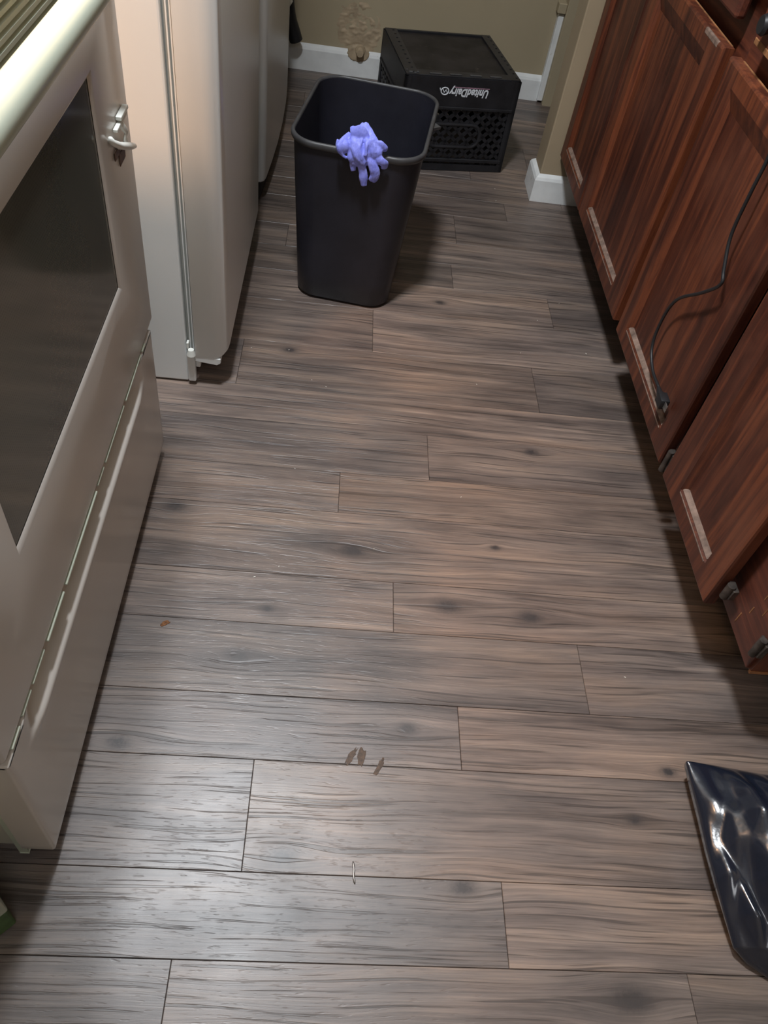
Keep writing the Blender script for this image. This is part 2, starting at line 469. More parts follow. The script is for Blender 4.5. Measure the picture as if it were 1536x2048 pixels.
t2 = struct('trim_2', box(B(), (0.712, 3.105, 0.302), (0.742, 3.1445, 0.335), 0.003, 1), M_WALL)

# damaged, patched plaster round a capped pipe stub
bm = B(); NX, NZ = 70, 70
x0, x1, z0, z1 = -0.10, 0.15, 0.052, 0.262
V = [[None]*(NZ+1) for _ in range(NX+1)]
for i in range(NX+1):
    for j in range(NZ+1):
        x = x0+(x1-x0)*i/NX; z = z0+(z1-z0)*j/NZ
        p = Vector((x*38, z*38, 3))
        n1 = noise.fractal(p, 1.0, 2.0, 4)
        ridge = max(0, noise.fractal(Vector((x*45, z*60, 8)), 1.0, 2.0, 3))*.6
        ex = (x-.03)/.085; ez = (z-.155)/.095
        r = math.sqrt(ex*ex+ez*ez) + n1*.22
        fall = max(0, min(1, (1.05-r)/.25))
        dish = -.0015 if (abs(x-.045) < .05 and .16 < z < .225) else 0
        h = fall*(.0016+.0025*n1+.0090*ridge+dish)
        if (x-.036)**2/.0016+(z-.078)**2/.0007 < 1.0: h = max(h, .0155+.002*n1)
        V[i][j] = bm.verts.new((x, YB+.0008-max(0, h), z))
for i in range(NX):
    for j in range(NZ):
        bm.faces.new((V[i][j], V[i+1][j], V[i+1][j+1], V[i][j+1]))
mk('plaster_patch', bm, M_PLASTER, wb, smooth=True)
ps = thing('pipe_stub', 'tan painted capped pipe stub sticking out of the back wall above the baseboard', 'pipe', (0.042, 3.12, 0.092))
bm = B(); tube(bm, [(0.042, YB-.005, .092), (0.042, YB-.040, .090), (0.042, YB-.043, .090)], [.0135, .0135, .0115], 20)
mk('pipe', bm, M_PLASTER, ps, smooth=True, auto=40)
bm = B(); tube(bm, [(0.042, YB-.012, .092), (0.042, YB-.020, .092)], [.019, .017], 20)
mk('escutcheon', bm, M_PLASTER, ps, smooth=True, auto=40)

# ------------------------------------------------------------------ stove
SY0, SY1 = 0.338, 1.112
XD, XF = -0.296, -0.2972     # drawer face, door face
st = thing('electric_range', 'cream kitchen stove with glass oven window at the left edge', 'stove', (-0.62, .725, 0))
bm = B()
box(bm, (-0.93, SY0+.006, 0.030), (-0.345, SY1+.030, 0.905), 0.004, 2)
mk('body', bm, M_STOVE2, st)
bm = B()
box(bm, (-0.90, SY0+.03, 0.0), (-0.37, SY1-.01, 0.031))
mk('plinth', bm, M_BLACKGAP, st)
bm = B(); box(bm, (-0.335, SY0+.002, 0.012), (-0.3455, SY0+.012, 0.175), 0.001, 1); box(bm, (-0.335, SY0+.002, 0.19), (-0.3455, SY0+.012, 0.88), 0.001, 1)
mk('side_flange', bm, M_HANDLE, st)
# drawer face with the scooped grip along its top edge
def drawer_face():
    bm = B(); NY, NZ = 60, 40
    zl, zh = 0.032, 0.2985
    zs = sorted([zl + (zh-zl)*k/16 for k in range(17)] + [0.236+.0625*k/44 for k in range(45)])
    g = []
    for i in range(NY+1):
        y = SY0+(SY1-SY0)*i/NY
        row = []
        e = min(1, max(0, (y-SY0-.052)/.05)) * min(1, max(0, (SY1-.085-y)/.05))
        e = e*e*(3-2*e)
        for z in zs:
            d = 0
            if z > .249:
                q = min(1, (z-.249)/.013); q = q*q*(3-2*q)
                d = -.017*e*q + .010*e*max(0, (z-.264)/.0345)
            bulge = .0035*e*math.exp(-((z-.246)/.007)**2)
            row.append(bm.verts.new((XD+d+bulge, y, z)))
        g.append(row)
    for i in range(NY):
        for j in range(len(zs)-1):
            bm.faces.new((g[i][j], g[i+1][j], g[i+1][j+1], g[i][j+1]))
    # sides and back
    edge = [e for e in bm.edges if e.is_boundary]
    r = bmesh.ops.extrude_edge_only(bm, edges=edge)
    for v in r['geom']:
        if isinstance(v, bmesh.types.BMVert): v.co.x = -0.338
    bmesh.ops.remove_doubles(bm, verts=bm.verts[:], dist=1e-5)
    ed = [e for e in bm.edges if not e.is_boundary and e.calc_face_angle(0) > 1.2]
    bmesh.ops.bevel(bm, geom=ed, offset=0.004, segments=3, profile=.5, affect='EDGES')
    return bm
dr = mk('drawer', drawer_face(), M_STOVE, st, smooth=True, auto=50)
# oven door with a window opening
WY0, WY1, WZ0, WZ1 = 0.500, 0.990, 0.458, 0.756
SYD = 1.136
DZ0, DZ1 = 0.3045, 0.842
bm = B()
xo, xi = XF, -0.335
def ring(bm, x, y0, y1, z0, z1): return [bm.verts.new((x, y, z)) for y, z in ((y0, z0), (y1, z0), (y1, z1), (y0, z1))]
A = ring(bm, xo, SY0, SYD, DZ0, DZ1); C1 = ring(bm, xo, WY0, WY1, WZ0, WZ1)
C2 = ring(bm, xo-.004, WY0+.007, WY1-.007, WZ0+.007, WZ1-.007); D = ring(bm, xi, SY0, SYD, DZ0, DZ1)
for P, Q in ((A, C1), (C1, C2)):
    for k in range(4): bm.faces.new((P[k], P[(k+1) % 4], Q[(k+1) % 4], Q[k]))
for k in range(4): bm.faces.new((A[k], A[(k+1) % 4], D[(k+1) % 4], D[k]))
bm.faces.new(D)
ed = [e for e in bm.edges if (e.verts[0] in A and e.verts[1] in A) or (e.verts[0] in A and e.verts[1] in D) or (e.verts[0] in D and e.verts[1] in A)]
bmesh.ops.recalc_face_normals(bm, faces=bm.faces[:])
bmesh.ops.bevel(bm, geom=ed, offset=0.006, segments=4, profile=.5, affect='EDGES')
door = mk('oven_door', bm, M_STOVE, st, smooth=True, auto=40)
bm = B(); box(bm, (xo-.0085, WY0+.0072, WZ0+.0072), (xo-.0045, WY1-.0072, WZ1-.0072))
mk('window_pane', bm, M_GLASS, door)
bm = B(); box(bm, (-0.331, SY0+.006, 0.2975), (-0.3035, SY1-.006, 0.3055)); mk('gap_edge', bm, M_BLACKGAP, st)
bm = B(); yy = SY0+.02
while yy < SY1-.05:
    L = random.choice([.018, .03, .06, .11])*random.uniform(.7, 1.2)
    if yy < .62: L *= 1.6
    box(bm, (XF-.010, yy, .3003), (XF+.0012+random.uniform(-.001, .0006), min(yy+L, SY1-.02), .3034), .0006, 1); yy += L+random.uniform(.003, .014)
mk('chipped_edge', bm, M_HANDLE, door)
# handle
bm = B(); pts = [(-0.2965, .385, .872), (-0.262, .40, .876), (-0.2475, .43, .878)] + [(-0.2455, .46+.05*k, .8785) for k in range(12)] + [(-0.2475, 1.045, .878), (-0.262, 1.075, .876), (-0.2965, 1.09, .872)]
tube(bm, spline(pts, 3), .0150, 18, flat=1.12, side=Vector((0, 0, 1)))
mk('handle', bm, M_HANDLE, door, smooth=True, auto=60)
# louvred vent between the door and the cooktop
bm = B()
for k in range(6):
    z = .845+.0092*k
    prism(bm, [(-.2965, z), (-.2965, z+.0042), (-.318, z+.0085), (-.318, z+.0043)], 1, SY0+.02, SY1-.02)
box(bm, (-.318, SY0, .842), (-.289, SY0+.02, .902), .002, 1); box(bm, (-.318, SY1-.02, .842), (-.289, SY1, .902), .002, 1)
mk('vent_louvre', bm, M_HANDLE, st)
bm = B(); box(bm, (-.345, SY0+.004, .842), (-.319, SY1-.004, .900)); mk('vent_backing', bm, M_GREEN, st)
bm = B(); box(bm, (-0.93, SY0, .905), (-.292, SY1+.004, .925), .006, 2); ct = mk('cooktop', bm, M_STOVE2, st)
for cx, cy, r in ((-.47, .52, .085), (-.47, .92, .10), (-.76, .52, .10), (-.76, .92, .085)):
    bm = B(); tube(bm, [(cx+(r-.0022*a*.3)*math.cos(a*math.pi/12), cy+(r-.0022*a*.3)*math.sin(a*math.pi/12), .934) for a in range(96)], .0050, 6)
    mk('burner_coil', bm, M_CORD, st, smooth=True)
# appliance latch stuck on the oven door
la = thing('safety_latch', 'small white plastic safety latch stuck on the oven door beside its window', 'latch', (-.285, 1.05, .62))
X0 = XF+.0006
def yz(px, py):
    p = at(px, py, 0, X0); return p.y, p.z
def lat(px0, py0, px1, py1, th, bev=.001, bm=None):
    ya, za = yz((px0+px1)/2, py1); yb, zb = yz((px0+px1)/2, py0)
    y0_, _ = yz(px0, (py0+py1)/2); y1_, _ = yz(px1, (py0+py1)/2)
    return box(bm or B(), (X0, y0_, min(za, zb)), (X0+th, y1_, max(za, zb)), bev, 2)
def L3(px, py, off):
    y, z = yz(px, py); return (X0+off, y, z)
bm = B(); tube(bm, [L3(214, 275, .004), L3(217, 284, .005), L3(228, 290, .007), L3(244, 291, .008), L3(258, 290, .006)], [.003, .005, .006, .0065, .005], 10, flat=.8, side=Vector((0, 0, 1)))
mk('base_plate', bm, M_WHITE, la, smooth=True)
bm = B(); tube(bm, spline([L3(246, 286, .005), L3(240, 276, .006), L3(242, 264, .007), L3(238, 254, .006), L3(234, 246, .004)], 4), [.0062, .006, .006, .0055, .0048, .0044, .0042, .0044, .005, .0055, .006, .006, .0062, .006, .0058, .005, .004], 10, flat=.45, side=Vector((1, 0, 0)))
mk('clip', bm, M_WHITE, la, smooth=True)
mk('hook', lat(223, 239, 248, 247, .006), M_WHITE, la)
mk('cap', lat(229, 219, 246, 229, .008), M_WHITE, la)
mk('strap', lat(234, 226, 244, 242, .003, .0006), M_WHITE, la)
bm = lat(227, 296, 239, 316, .0018, .0004); lat(237, 297, 250, 326, .0012, .0004, bm)
mk('adhesive_pad', bm, M_BROWNTAPE, la)

# ------------------------------------------------------------------ corner of a box beside the stove
gb = thing('box', 'white and green box corner on the floor before the stove', 'box', (-.40, .257, 0), math.radians(42))
M2 = Matrix.Translation((-.328, .258, 0)) @ Matrix.Rotation(math.radians(135), 4, 'Z')
bm = B(); box(bm, (0, 0, .0015), (.085, .12, .060), .002, 1, M2); mk('side', bm, M_GREEN, gb)
bm = B(); box(bm, (-.002, -.002, .058), (.087, .122, .102), .003, 2, M2); mk('lid', bm, M_BOXW, gb)

# ------------------------------------------------------------------ fridge
fr = thing('refrigerator', 'tall white refrigerator with rounded door standing behind the stove', 'refrigerator', (-.60, 1.63, 0))
FY0, FY1 = 1.325, 1.93
bm = B(); box(bm, (-.95, FY0+.006, .004), (-.285, FY1, 1.70), .004, 2); mk('body', bm, M_FRIDGE, fr)
bm = B(); box(bm, (-.2855, FY0+.016, .085), (-.2675, FY1-.01, 1.69), .003, 1); mk('gasket', bm, M_GASKET, fr)
for kk in range(2):
    bm = B(); box(bm, (-.2785+.006*kk, FY0+.0115, .085), (-.2762+.006*kk, FY0+.017, 1.69)); mk('gasket_rib', bm, M_FRIDGE, fr)
bm = B()
box(bm, (-.267, FY0-.003, .078), (-.196, FY1, 1.70))
vert = [e for e in bm.edges if abs(e.verts[0].co.z-e.verts[1].co.z) > .5 and e.verts[0].co.x > -.2]
bot = [e for e in bm.edges if all(v.co.z < .1 for v in e.verts) and all(v.co.x > -.2 for v in e.verts)]
bmesh.ops.bevel(bm, geom=vert+bot, offset=.032, segments=7, profile=.5, affect='EDGES')
ed = [e for e in bm.edges if e.calc_face_angle(0) > 1.0]
bmesh.ops.bevel(bm, geom=ed, offset=.0025, segments=2, profile=.5, affect='EDGES')
fd = mk('door', bm, M_FRIDGE, fr, smooth=True, auto=35)
bm = B(); prism(bm, [(-.268, .066), (-.222, .060), (-.214, .066), (-.214, .077), (-.268, .081)], 1, FY0-.002, FY0+.05, .001, 1)
mk('hinge_arm', bm, M_FRIDGE, fr)
bm = B(); box(bm, (-.2845, FY0-.002, .010), (-.268, FY0+.012, .083), .003, 2); box(bm, (-.268, FY0+.004, .045), (-.258, FY0+.02, .066), .002, 1); mk('hinge_bracket', bm, M_FRIDGE, fr)
bm = B(); tube(bm, [(-.274, FY0-.004, .083), (-.274, FY0-.004, .097)], [.009, .006], 14); box(bm, (-.283, FY0-.001, .096), (-.279, FY0+.01, .110)); mk('hinge_pin', bm, M_WHITE, fr, smooth=True, auto=40)
bm = B(); box(bm, (-.34, FY0+.06, .012), (-.29, FY1-.04, .075), .003, 1); mk('kick_grille', bm, M_BLACKGAP, fr)

# ------------------------------------------------------------------ second white appliance further back
wm_ = thing('freezer', 'small white appliance with bowed rounded front between refrigerator and back wall', 'freezer', (-.5, 2.5, 0))
prof = [(-.262, 2.130), (-.225, 2.126), (-.212, 2.130), (-.2035, 2.140), (-.200, 2.158), (-.194, 2.25), (-.188, 2.38), (-.186, 2.52), (-.188, 2.68), (-.194, 2.80), (-.206, 2.885), (-.228, 2.90), (-.262, 2.89)]
bm = B(); prism(bm, prof, 2, .060, .95, .006, 2)
for v in bm.verts:      # under-edge sweeps up towards the near corner
    if v.co.z < .12 and v.co.y < 2.2: v.co.z += .0
mk('door', bm, M_FRIDGE, wm_, smooth=True, auto=50)
bm = B(); box(bm, (-.85, 2.14, .02), (-.263, 2.90, .95), .006, 2); mk('body', bm, M_FRIDGE, wm_)
prof2 = [(x-.014 if x > -.25 else x, y) for x, y in prof]
bm = B(); prism(bm, prof2, 2, .012, .062); mk('plinth', bm, M_BLACKGAP, wm_)
ho = thing('drain_hose', 'dark rubber hose hanging down beside the far appliance at the back wall', 'hose', (-.20, 3.07, .09))
hp = [at(575, -60, 1, 3.06), at(577, 0, 1, 3.06), at(580, 35, 1, 3.07), at(587, 62, 1, 3.08), at(592, 80, 1, 3.085)]
bm = B(); tube(bm, spline(hp, 5), [.016+.008*math.sin(min(1, i/18)*math.pi/2) for i in range(21)], 14); mk('hose', bm, M_CORD, ho, smooth=True, auto=60)
bm = B(); tube(bm, [at(571, -2, 1, 3.03), at(582, 8, 1, 3.03)], [.014, .012], 14); mk('clamp', bm, M_WHITE, ho, smooth=True, auto=40)

# ------------------------------------------------------------------ base cabinets
XDR, XFR = 0.652, 0.690     # door face, face frame
ZB, ZT = 0.150, 0.722
def cab_door(parent, y0, y1, lo=.06, hi=.07, strip=True, split=False):
    bm = B()
    # stiles and rails round a recessed panel, with an inner bevel
    xo, xi, xp = XDR, XDR+.021, XDR+.012
    zi0, zi1 = ZB+.042, ZT-.032
    yi0, yi1 = y0+hi, y1-lo
    A = [bm.verts.new((xo, y, z)) for y, z in ((y0, ZB), (y1, ZB), (y1, ZT), (y0, ZT))]
    C = [bm.verts.new((xo, y, z)) for y, z in ((yi0, zi0), (yi1, zi0), (yi1, zi1), (yi0, zi1))]
    E = [bm.verts.new((xp, y, z)) for y, z in ((yi0+.010, zi0+.010), (yi1-.010, zi0+.010), (yi1-.010, zi1-.034), (yi0+.010, zi1-.034))]
    D = [bm.verts.new((xi, y, z)) for y, z in ((y0, ZB), (y1, ZB), (y1, ZT), (y0, ZT))]
    for P, Q in ((A, C), (C, E), (A, D)):
        for k in range(4): bm.faces.new((P[k], P[(k+1) % 4], Q[(k+1) % 4], Q[k]))
    bm.faces.new(D)
    bmesh.ops.recalc_face_normals(bm, faces=bm.faces[:])
    ed = [e for e in bm.edges if sum(v in A for v in e.verts) == 2]
    bmesh.ops.bevel(bm, geom=ed, offset=.005, segments=2, profile=.5, affect='EDGES')
    d = mk('door', bm, M_WOOD, parent)
    bm = B(); n = 28; pts = [(xp+.0005+.0012*math.sin(k*2.1)*0, 0) for k in range(2)]
    box(bm, (xp-.0005, yi0+.009, zi0+.009), (xp+.004, yi1-.009, zi1-.033)); mk('panel', bm, M_WOOD, d)
    # worn, dusty ledge along the lower edge of the panel
    if strip:
        bm = B(); a, b2 = yi0+.005, yi1-.004
        prism(bm, [(xo-.0008, zi0-.003), (xo-.0008, zi0-.001), (xo+.0025, zi0+.001), (xo+.005, zi0+.003), (xo+.0025, zi0+.0045), (xo+.009, zi0+.010), (xo+.0125, zi0+.0105), (xo+.0125, zi0-.003)], 1, a, b2)
        mk('worn_ledge', bm, M_LEDGE, d)
    bm = B(); prism(bm, [(xi-.0030, ZT-.004), (xi-.0030, ZT+.0006), (xi+.0004, ZT+.0006), (xi+.0004, ZT-.004)], 1, y0+.012, y1-.02); mk('top_bead', bm, M_EDGE, d)
    return d
def hinge(parent, y, z, x=.676, r=.006, L=.05):
    bm = B(); tube(bm, [(x, y, z), (x, y, z+L)], r, 12); box(bm, (x+.002, y-.010, z+.004), (x+.012, y+.012, z+L-.004), .001, 1)
    return mk('hinge', bm, M_STEELDK, parent, smooth=True, auto=40)

c1 = thing('base_cabinet', 'red stained wooden base cabinet beside the tan wall, nearer the black crate', 'cabinet', (.95, 1.92, 0))
bm = B(); box(bm, (.712, 1.498, ZB-.01), (XR-.01, PY0-.004, .88)); mk('carcass', bm, M_WOOD, c1)
bm = B(); box(bm, (XFR, 1.498, ZB), (.7125, PY0-.004, .88), .001, 1); mk('face_frame', bm, M_WOODF, c1)
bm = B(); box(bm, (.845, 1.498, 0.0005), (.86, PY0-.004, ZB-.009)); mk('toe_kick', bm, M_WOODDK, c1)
dA = cab_door(c1, 2.012, PY0-.012, .05, .04)
dB = cab_door(c1, 1.515, 2.004, .06, .075)
bm = B(); box(bm, (XDR-.0006, 1.545, ZT-.012), (XDR+.006, 1.625, ZT-.0004), .0025, 2); mk('worn_patch', bm, M_LEDGE, dB)

c2 = thing('base_cabinet', 'red stained wooden base cabinet with black cord, nearer the bin bag', 'cabinet', (.95, 1.05, 0))
YE = .612
bm = B(); box(bm, (.712, YE+.004, ZB-.01), (XR-.01, 1.496, .88)); mk('carcass', bm, M_WOOD, c2)
bm = B(); box(bm, (XFR, YE+.002, ZB), (.7125, 1.496, .88), .001, 1); mk('face_frame', bm, M_WOODF, c2)
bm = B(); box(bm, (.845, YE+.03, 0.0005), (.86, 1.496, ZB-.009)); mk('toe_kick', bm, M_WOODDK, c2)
bm = B(); box(bm, (XFR+.006, YE-.004, ZB-.002), (XR-.01, YE+.0035, .88)); ep = mk('end_panel', bm, M_WOOD, c2)
bm = B(); box(bm, (XFR+.005, YE-.0055, ZB-.004), (XR-.02, YE-.0005, ZB+.0015)); mk('worn_edge', bm, M_EDGE, ep)
dC = cab_door(c2, 1.055, 1.478, .055, .05)
dD = cab_door(c2, .732, 1.022, .075, .05)
h1, h2, h3 = at(1350, 888, 0, .684), at(1472, 1152, 0, .684), at(1518, 1295, 0, .686)
hinge(c2, 1.040, h1.z-.03, .658, .006, .05); hinge(c2, .716, h2.z-.02, .664, .007, .03); hinge(c2, h3.y, h3.z-.02, .684, .006, .04)
# bare scratches in the finish of the end stile
for (yy, zz, ln) in ((.690, .163, .024), (.678, .205, .016), (.655, .232, .02), (.640, .262, .02), (.672, .250, .012)):
    bm = B(); box(bm, (XFR-.0006, yy, zz), (XFR+.001, yy+.0022, zz+ln)); mk('scratch', bm, M_EDGE, c2)
bm = B(); box(bm, (.655, 1.02, .762), (.676, 1.425, .868), .006, 2); dw = mk('drawer', bm, M_WOODF, c2)
bm = B(); box(bm, (.6535, 1.03, .7625), (.657, 1.415, .772), .001, 1); mk('worn_edge', bm, M_EDGE, dw)
bm = B(); tube(bm, [(.652, 1.375, .800), (.640, 1.375, .800), (.634, 1.375, .800)], [.010, .016, .013], 16); mk('knob', bm, M_CORD, dw, smooth=True, auto=40)
bm = B(); box(bm, (.655, 1.53, .762), (.676, 2.32, .868), .006, 2); mk('drawer', bm, M_WOODF, c1)
ctp = tag(mk('countertop', box(B(), (.628, YE-.02, .8805), (XR-.005, PY0-.004, .918), .004, 2), M_COUNTER), 'dark laminate countertop running over both red cabinets', 'countertop')

# cord hanging in front of the middle door
co = thing('power_cord', 'thin black electric cord hanging over the middle cabinet door', 'cord', (.64, 1.17, .24))
cp = [(.618, 1.19, .925), (.612, 1.188, .85), (.634, 1.183, .75), (.642, 1.18, .685), (.641, 1.178, .627), (.642, 1.175, .556), (.643, 1.148, .511), (.643, 1.135, .490), (.6435, 1.179, .445), (.6435, 1.252, .381), (.6435, 1.272, .321), (.6435, 1.262, .266), (.6435, 1.217, .243), (.6435, 1.160, .243)]
bm = B(); tube(bm, spline(cp, 6), .0030, 10); mk('cable', bm, M_CORD, co, smooth=True)
bm = B(); tube(bm, [(.643, 1.165, .243), (.642, 1.150, .2425), (.642, 1.138, .243)], [.0035, .006, .009], 12); box(bm, (.632, 1.112, .233), (.6505, 1.140, .254), .003, 2); mk('plug', bm, M_CORD, co, smooth=True, auto=40)
bm = B(); box(bm, (.640, 1.098, .238), (.6415, 1.113, .244)); box(bm, (.640, 1.098, .246), (.6415, 1.113, .252)); mk('prongs', bm, M_STEEL, co)

# ------------------------------------------------------------------ black waste bin
RB = math.radians(-8.5)
wb_ = thing('waste_bin', 'open black plastic waste bin with a blue glove over its rim', 'bin', (.052, 1.84, 0), RB)
def rrect(hx, hy, r, n=10):
    out = []
    for cx, cy, a0 in ((hx-r, hy-r, 0), (-hx+r, hy-r, 90), (-hx+r, -hy+r, 180), (hx-r, -hy+r, 270)):
        for k in range(n+1):
            a = math.radians(a0+90*k/n); out.append((cx+r*math.cos(a), cy+r*math.sin(a)))
    return out
def loft(bm, levels):
    R = []
    for (z, hx, hy, r, ox, oy) in levels:
        R.append([bm.verts.new((x+ox, y+oy, z)) for x, y in rrect(hx, hy, r)])
    n = len(R[0])
    for i in range(len(R)-1):
        for k in range(n): bm.faces.new((R[i][k], R[i][(k+1) % n], R[i+1][(k+1) % n], R[i+1][k]))
    return R
HB = .392
bm = B()
def lv(z, inset=0.0):
    t = z/HB
    return (z, .116+(.144-.116)*t-inset, .157+(.188-.157)*t-inset, .050+.012*t-inset*.5, .004*t, .012*t)
out = [lv(.0008, .012), lv(.003, .005), lv(.009, 0.0)] + [lv(.01+(HB-.03)*k/6) for k in range(1, 7)] + [lv(HB)]
inn = [lv(HB, .003), lv(.2, .003), lv(.012, .003)]
R = loft(bm, out+inn)
bm.faces.new(R[0][::-1]); bm.faces.new(R[-1])
mk('bucket', bm, M_BIN, wb_, smooth=True, local=True, auto=50)
bm = B()
z, hx, hy, r, ox, oy = lv(HB)
prof = [(0, -.014), (.0045, -.014), (.0075, -.008), (.0085, 0), (.006, .005), (.001, .0065), (-.0035, .004), (-.0035, -.002)]
RR = []
prof = [(u*.75, z2*.75) for u, z2 in prof]
for du, dz in prof: RR.append([bm.verts.new((x+ox, y+oy, z+dz)) for x, y in rrect(hx+du, hy+du, r+du)])
n = len(RR[0])
for i in range(len(RR)):
    for k in range(n): bm.faces.new((RR[i][k], RR[i][(k+1) % n], RR[(i+1) % len(RR)][(k+1) % n], RR[(i+1) % len(RR)][k]))
mk('rim', bm, M_RIM, wb_, smooth=True, local=True)
bm = B(); prism(bm, [(.150, -.02), (.166, -.004), (.150, .012)], 2, HB-.010, HB-.004); bm.transform(Matrix.Translation((0.004, .012+.03, 0)))
mk('rim_tab', bm, M_RIM, wb_, local=True)

# ------------------------------------------------------------------ glove draped over the rim
def build_glove():
    bm = B()
    def gp(px, py, dy=0.0):
        # the part above the rim leans back into the bin
        y = 1.655+dy+max(0, (292-py))/50*.030
        return at(px, py, 1, y)
    def blob(px, py, rx, rz, ry, dy=0, rot=0, n=2):
        t = bmesh.new(); bmesh.ops.create_icosphere(t, subdivisions=3, radius=1)
        c = gp(px, py, dy)
        t.transform(Matrix.Translation(c) @ Matrix.Rotation(math.radians(rot), 4, 'Y') @ Matrix.Diagonal((rx, ry, rz, 1)))
        rmesh(bm, t)
    def strand(pts, rs, flat=.55):
        P = spline([gp(*p) for p in pts], 5)
        k = len(P); r2 = []
        for i in range(k):
            f = i/(k-1)*(len(rs)-1); a = int(min(f, len(rs)-2)); r2.append((rs[a]+(rs[a+1]-rs[a])*(f-a))*.001)
        tube(bm, P, r2, 12, flat=flat, side=Vector((0, 1, 0)))
    # palm, gathered to a peak
    strand([(728, 246, .0), (722, 262, -.004), (716, 285, -.010), (722, 305, -.012), (732, 322, -.012)], [5, 13, 19, 20, 15], .5)
    strand([(733, 246, .0), (738, 265, -.004), (745, 285, -.010), (750, 303, -.013), (748, 318, -.012)], [4, 9, 14, 17, 12], .5)
    strand([(704, 252, .004), (708, 268, 0), (706, 285, -.008), (712, 302, -.012)], [6, 9, 12, 10], .55)
    # radiating folds
    for pts in ([(731, 244, -.002), (727, 265, -.010), (722, 285, -.017), (716, 305, -.020), (708, 322, -.018)],
                [(732, 244, -.002), (734, 268, -.010), (733, 290, -.018), (731, 312, -.022)],
                [(733, 246, -.002), (742, 268, -.008), (748, 288, -.016), (752, 306, -.020)],
                [(712, 250, 0), (712, 270, -.007), (711, 292, -.014), (705, 312, -.016)],
                [(725, 245, -.002), (718, 266, -.009), (717, 290, -.017), (722, 312, -.022), (728, 330, -.020)]):
        strand(pts, [2.0, 3.2, 4.0, 3.6, 3], .9)
    blob(720, 282, .022, .034, .0065, -.008, -8); blob(742, 296, .018, .022, .0065, -.010, 20); blob(733, 306, .024, .018, .007, -.011)
    blob(690, 294, .012, .014, .008, -.012, 10); blob(714, 318, .012, .016, .008, -.012, 10)
    # rolled cuff at the left
    strand([(700, 268, -.002), (690, 280, -.012), (682, 292, -.014), (686, 308, -.014)], [6, 10, 11, 7], .55)
    strand([(676, 279, -.010), (675, 290, -.015), (678, 302, -.016), (686, 311, -.015), (694, 316, -.013)], [3, 3.6, 3.6, 3.4, 3], .9)
    # fingers
    strand([(722, 315, -.012), (724, 333, -.014), (726, 352, -.013), (728, 372, -.012)], [12, 10, 9.5, 7.5], .5)
    strand([(740, 315, -.012), (746, 332, -.017), (750, 348, -.016), (744, 362, -.012)], [11, 11, 10.5, 8], .55)
    strand([(752, 308, -.012), (760, 320, -.018), (769, 328, -.014), (768, 337, -.011)], [9, 9, 9, 7], .55)
    strand([(748, 290, -.010), (760, 290, -.012), (768, 297, -.009), (768, 303, -.007)], [9, 10, 9, 5], .5)
    strand([(708, 315, -.010), (706, 330, -.011), (707, 342, -.010)], [9, 7.5, 6], .5)
    strand([(704, 300, -.012), (703, 315, -.016), (708, 328, -.014)], [10, 9, 6], .5)
    return bm
gm = build_glove()
glove = mk('rubber_glove', gm, M_GLOVE, None, smooth=True)
tag(glove, 'crumpled periwinkle blue rubber glove draped over the rim of the black bin', 'glove')
rm = glove.modifiers.new('merge', 'REMESH'); rm.mode = 'VOXEL'; rm.voxel_size = .0015; rm.use_smooth_shade = True
tx = bpy.data.textures.new('folds', 'CLOUDS'); tx.noise_scale = .024; tx.noise_depth = 1
dm = glove.modifiers.new('folds', 'DISPLACE'); dm.texture = tx; dm.strength = .004; dm.mid_level = .5; dm.texture_coords = 'LOCAL'
sm = glove.modifiers.new('soften', 'SMOOTH'); sm.factor = .5; sm.iterations = 3
# ------------------------------------------------------------------ milk crate, upside down
RC = math.radians(10.3)
CW, CD, CH = .358, .366, .281
ox, oy = .170, 2.440
cr = thing('milk_crate', 'black plastic milk crate standing upside down behind the bin', 'crate', (ox, oy, 0), RC)
def side_panel(W, front=False):
    """lattice side in local (u along, w thickness 0..t, z)"""
    bm = B(); t = .010
    box(bm, (0, 0, .002), (.020, t, CH-.004)); box(bm, (W-.020, 0, .002), (W, t, CH-.004))
    box(bm, (.019, 0, .196), (W-.019, t, CH-.004)); box(bm, (.019, 0, .002), (W-.019, t, .022))
    box(bm, (.010, -.0035, .189), (W-.010, t, .197), .001, 1)
    box(bm, (.010, -.003, .030), (W-.010, t*.8, .040), .001, 1)
    # hand grip ring in the middle of the side
    g0, g1, gz0, gz1 = W/2-.085, W/2+.085, .070, .150
    ringp = [(x+W/2, z+.110) for x, z in rrect(.082, .034, .028, 6)]
    tube(bm, [(x, t*.45, z) for x, z in ringp] + [(ringp[0][0], t*.45, ringp[0][1])], .0055, 8)
    # diamond bars
    s = .034; zlo, zhi = .022, .196; h = zhi-zlo
    def bar(x0, z0, x1, z1):
        # clip to the frame
        L = math.hypot(x1-x0, z1-z0)
        if L < .006: return
        d = ((x1-x0)/L, (z1-z0)/L); nrm = (-d[1]*.0048, d[0]*.0048)
        vs = [(x0+nrm[0], z0+nrm[1]), (x1+nrm[0], z1+nrm[1]), (x1-nrm[0], z1-nrm[1]), (x0-nrm[0], z0-nrm[1])]
        prism(bm, vs, 1, t*.25, t*.85)
    x = .02-h
    while x < W:
        for sgn in (1, -1):
            xa, za, xb, zb = (x, zlo, x+h, zhi) if sgn == 1 else (x, zhi, x+h, zlo)
            if xa < .02: f = (.02-xa)/h; xa = .02; za = za+(zb-za)*f
            xe = W-.02
            if xb > xe:
                f = (xb-xe)/(xb-xa) if xb > xa else 0; zb = zb+(za-zb)*f; xb = xe
            if xb > xa: bar(xa, za, xb, zb)
        x += s
    return bm
T = .010
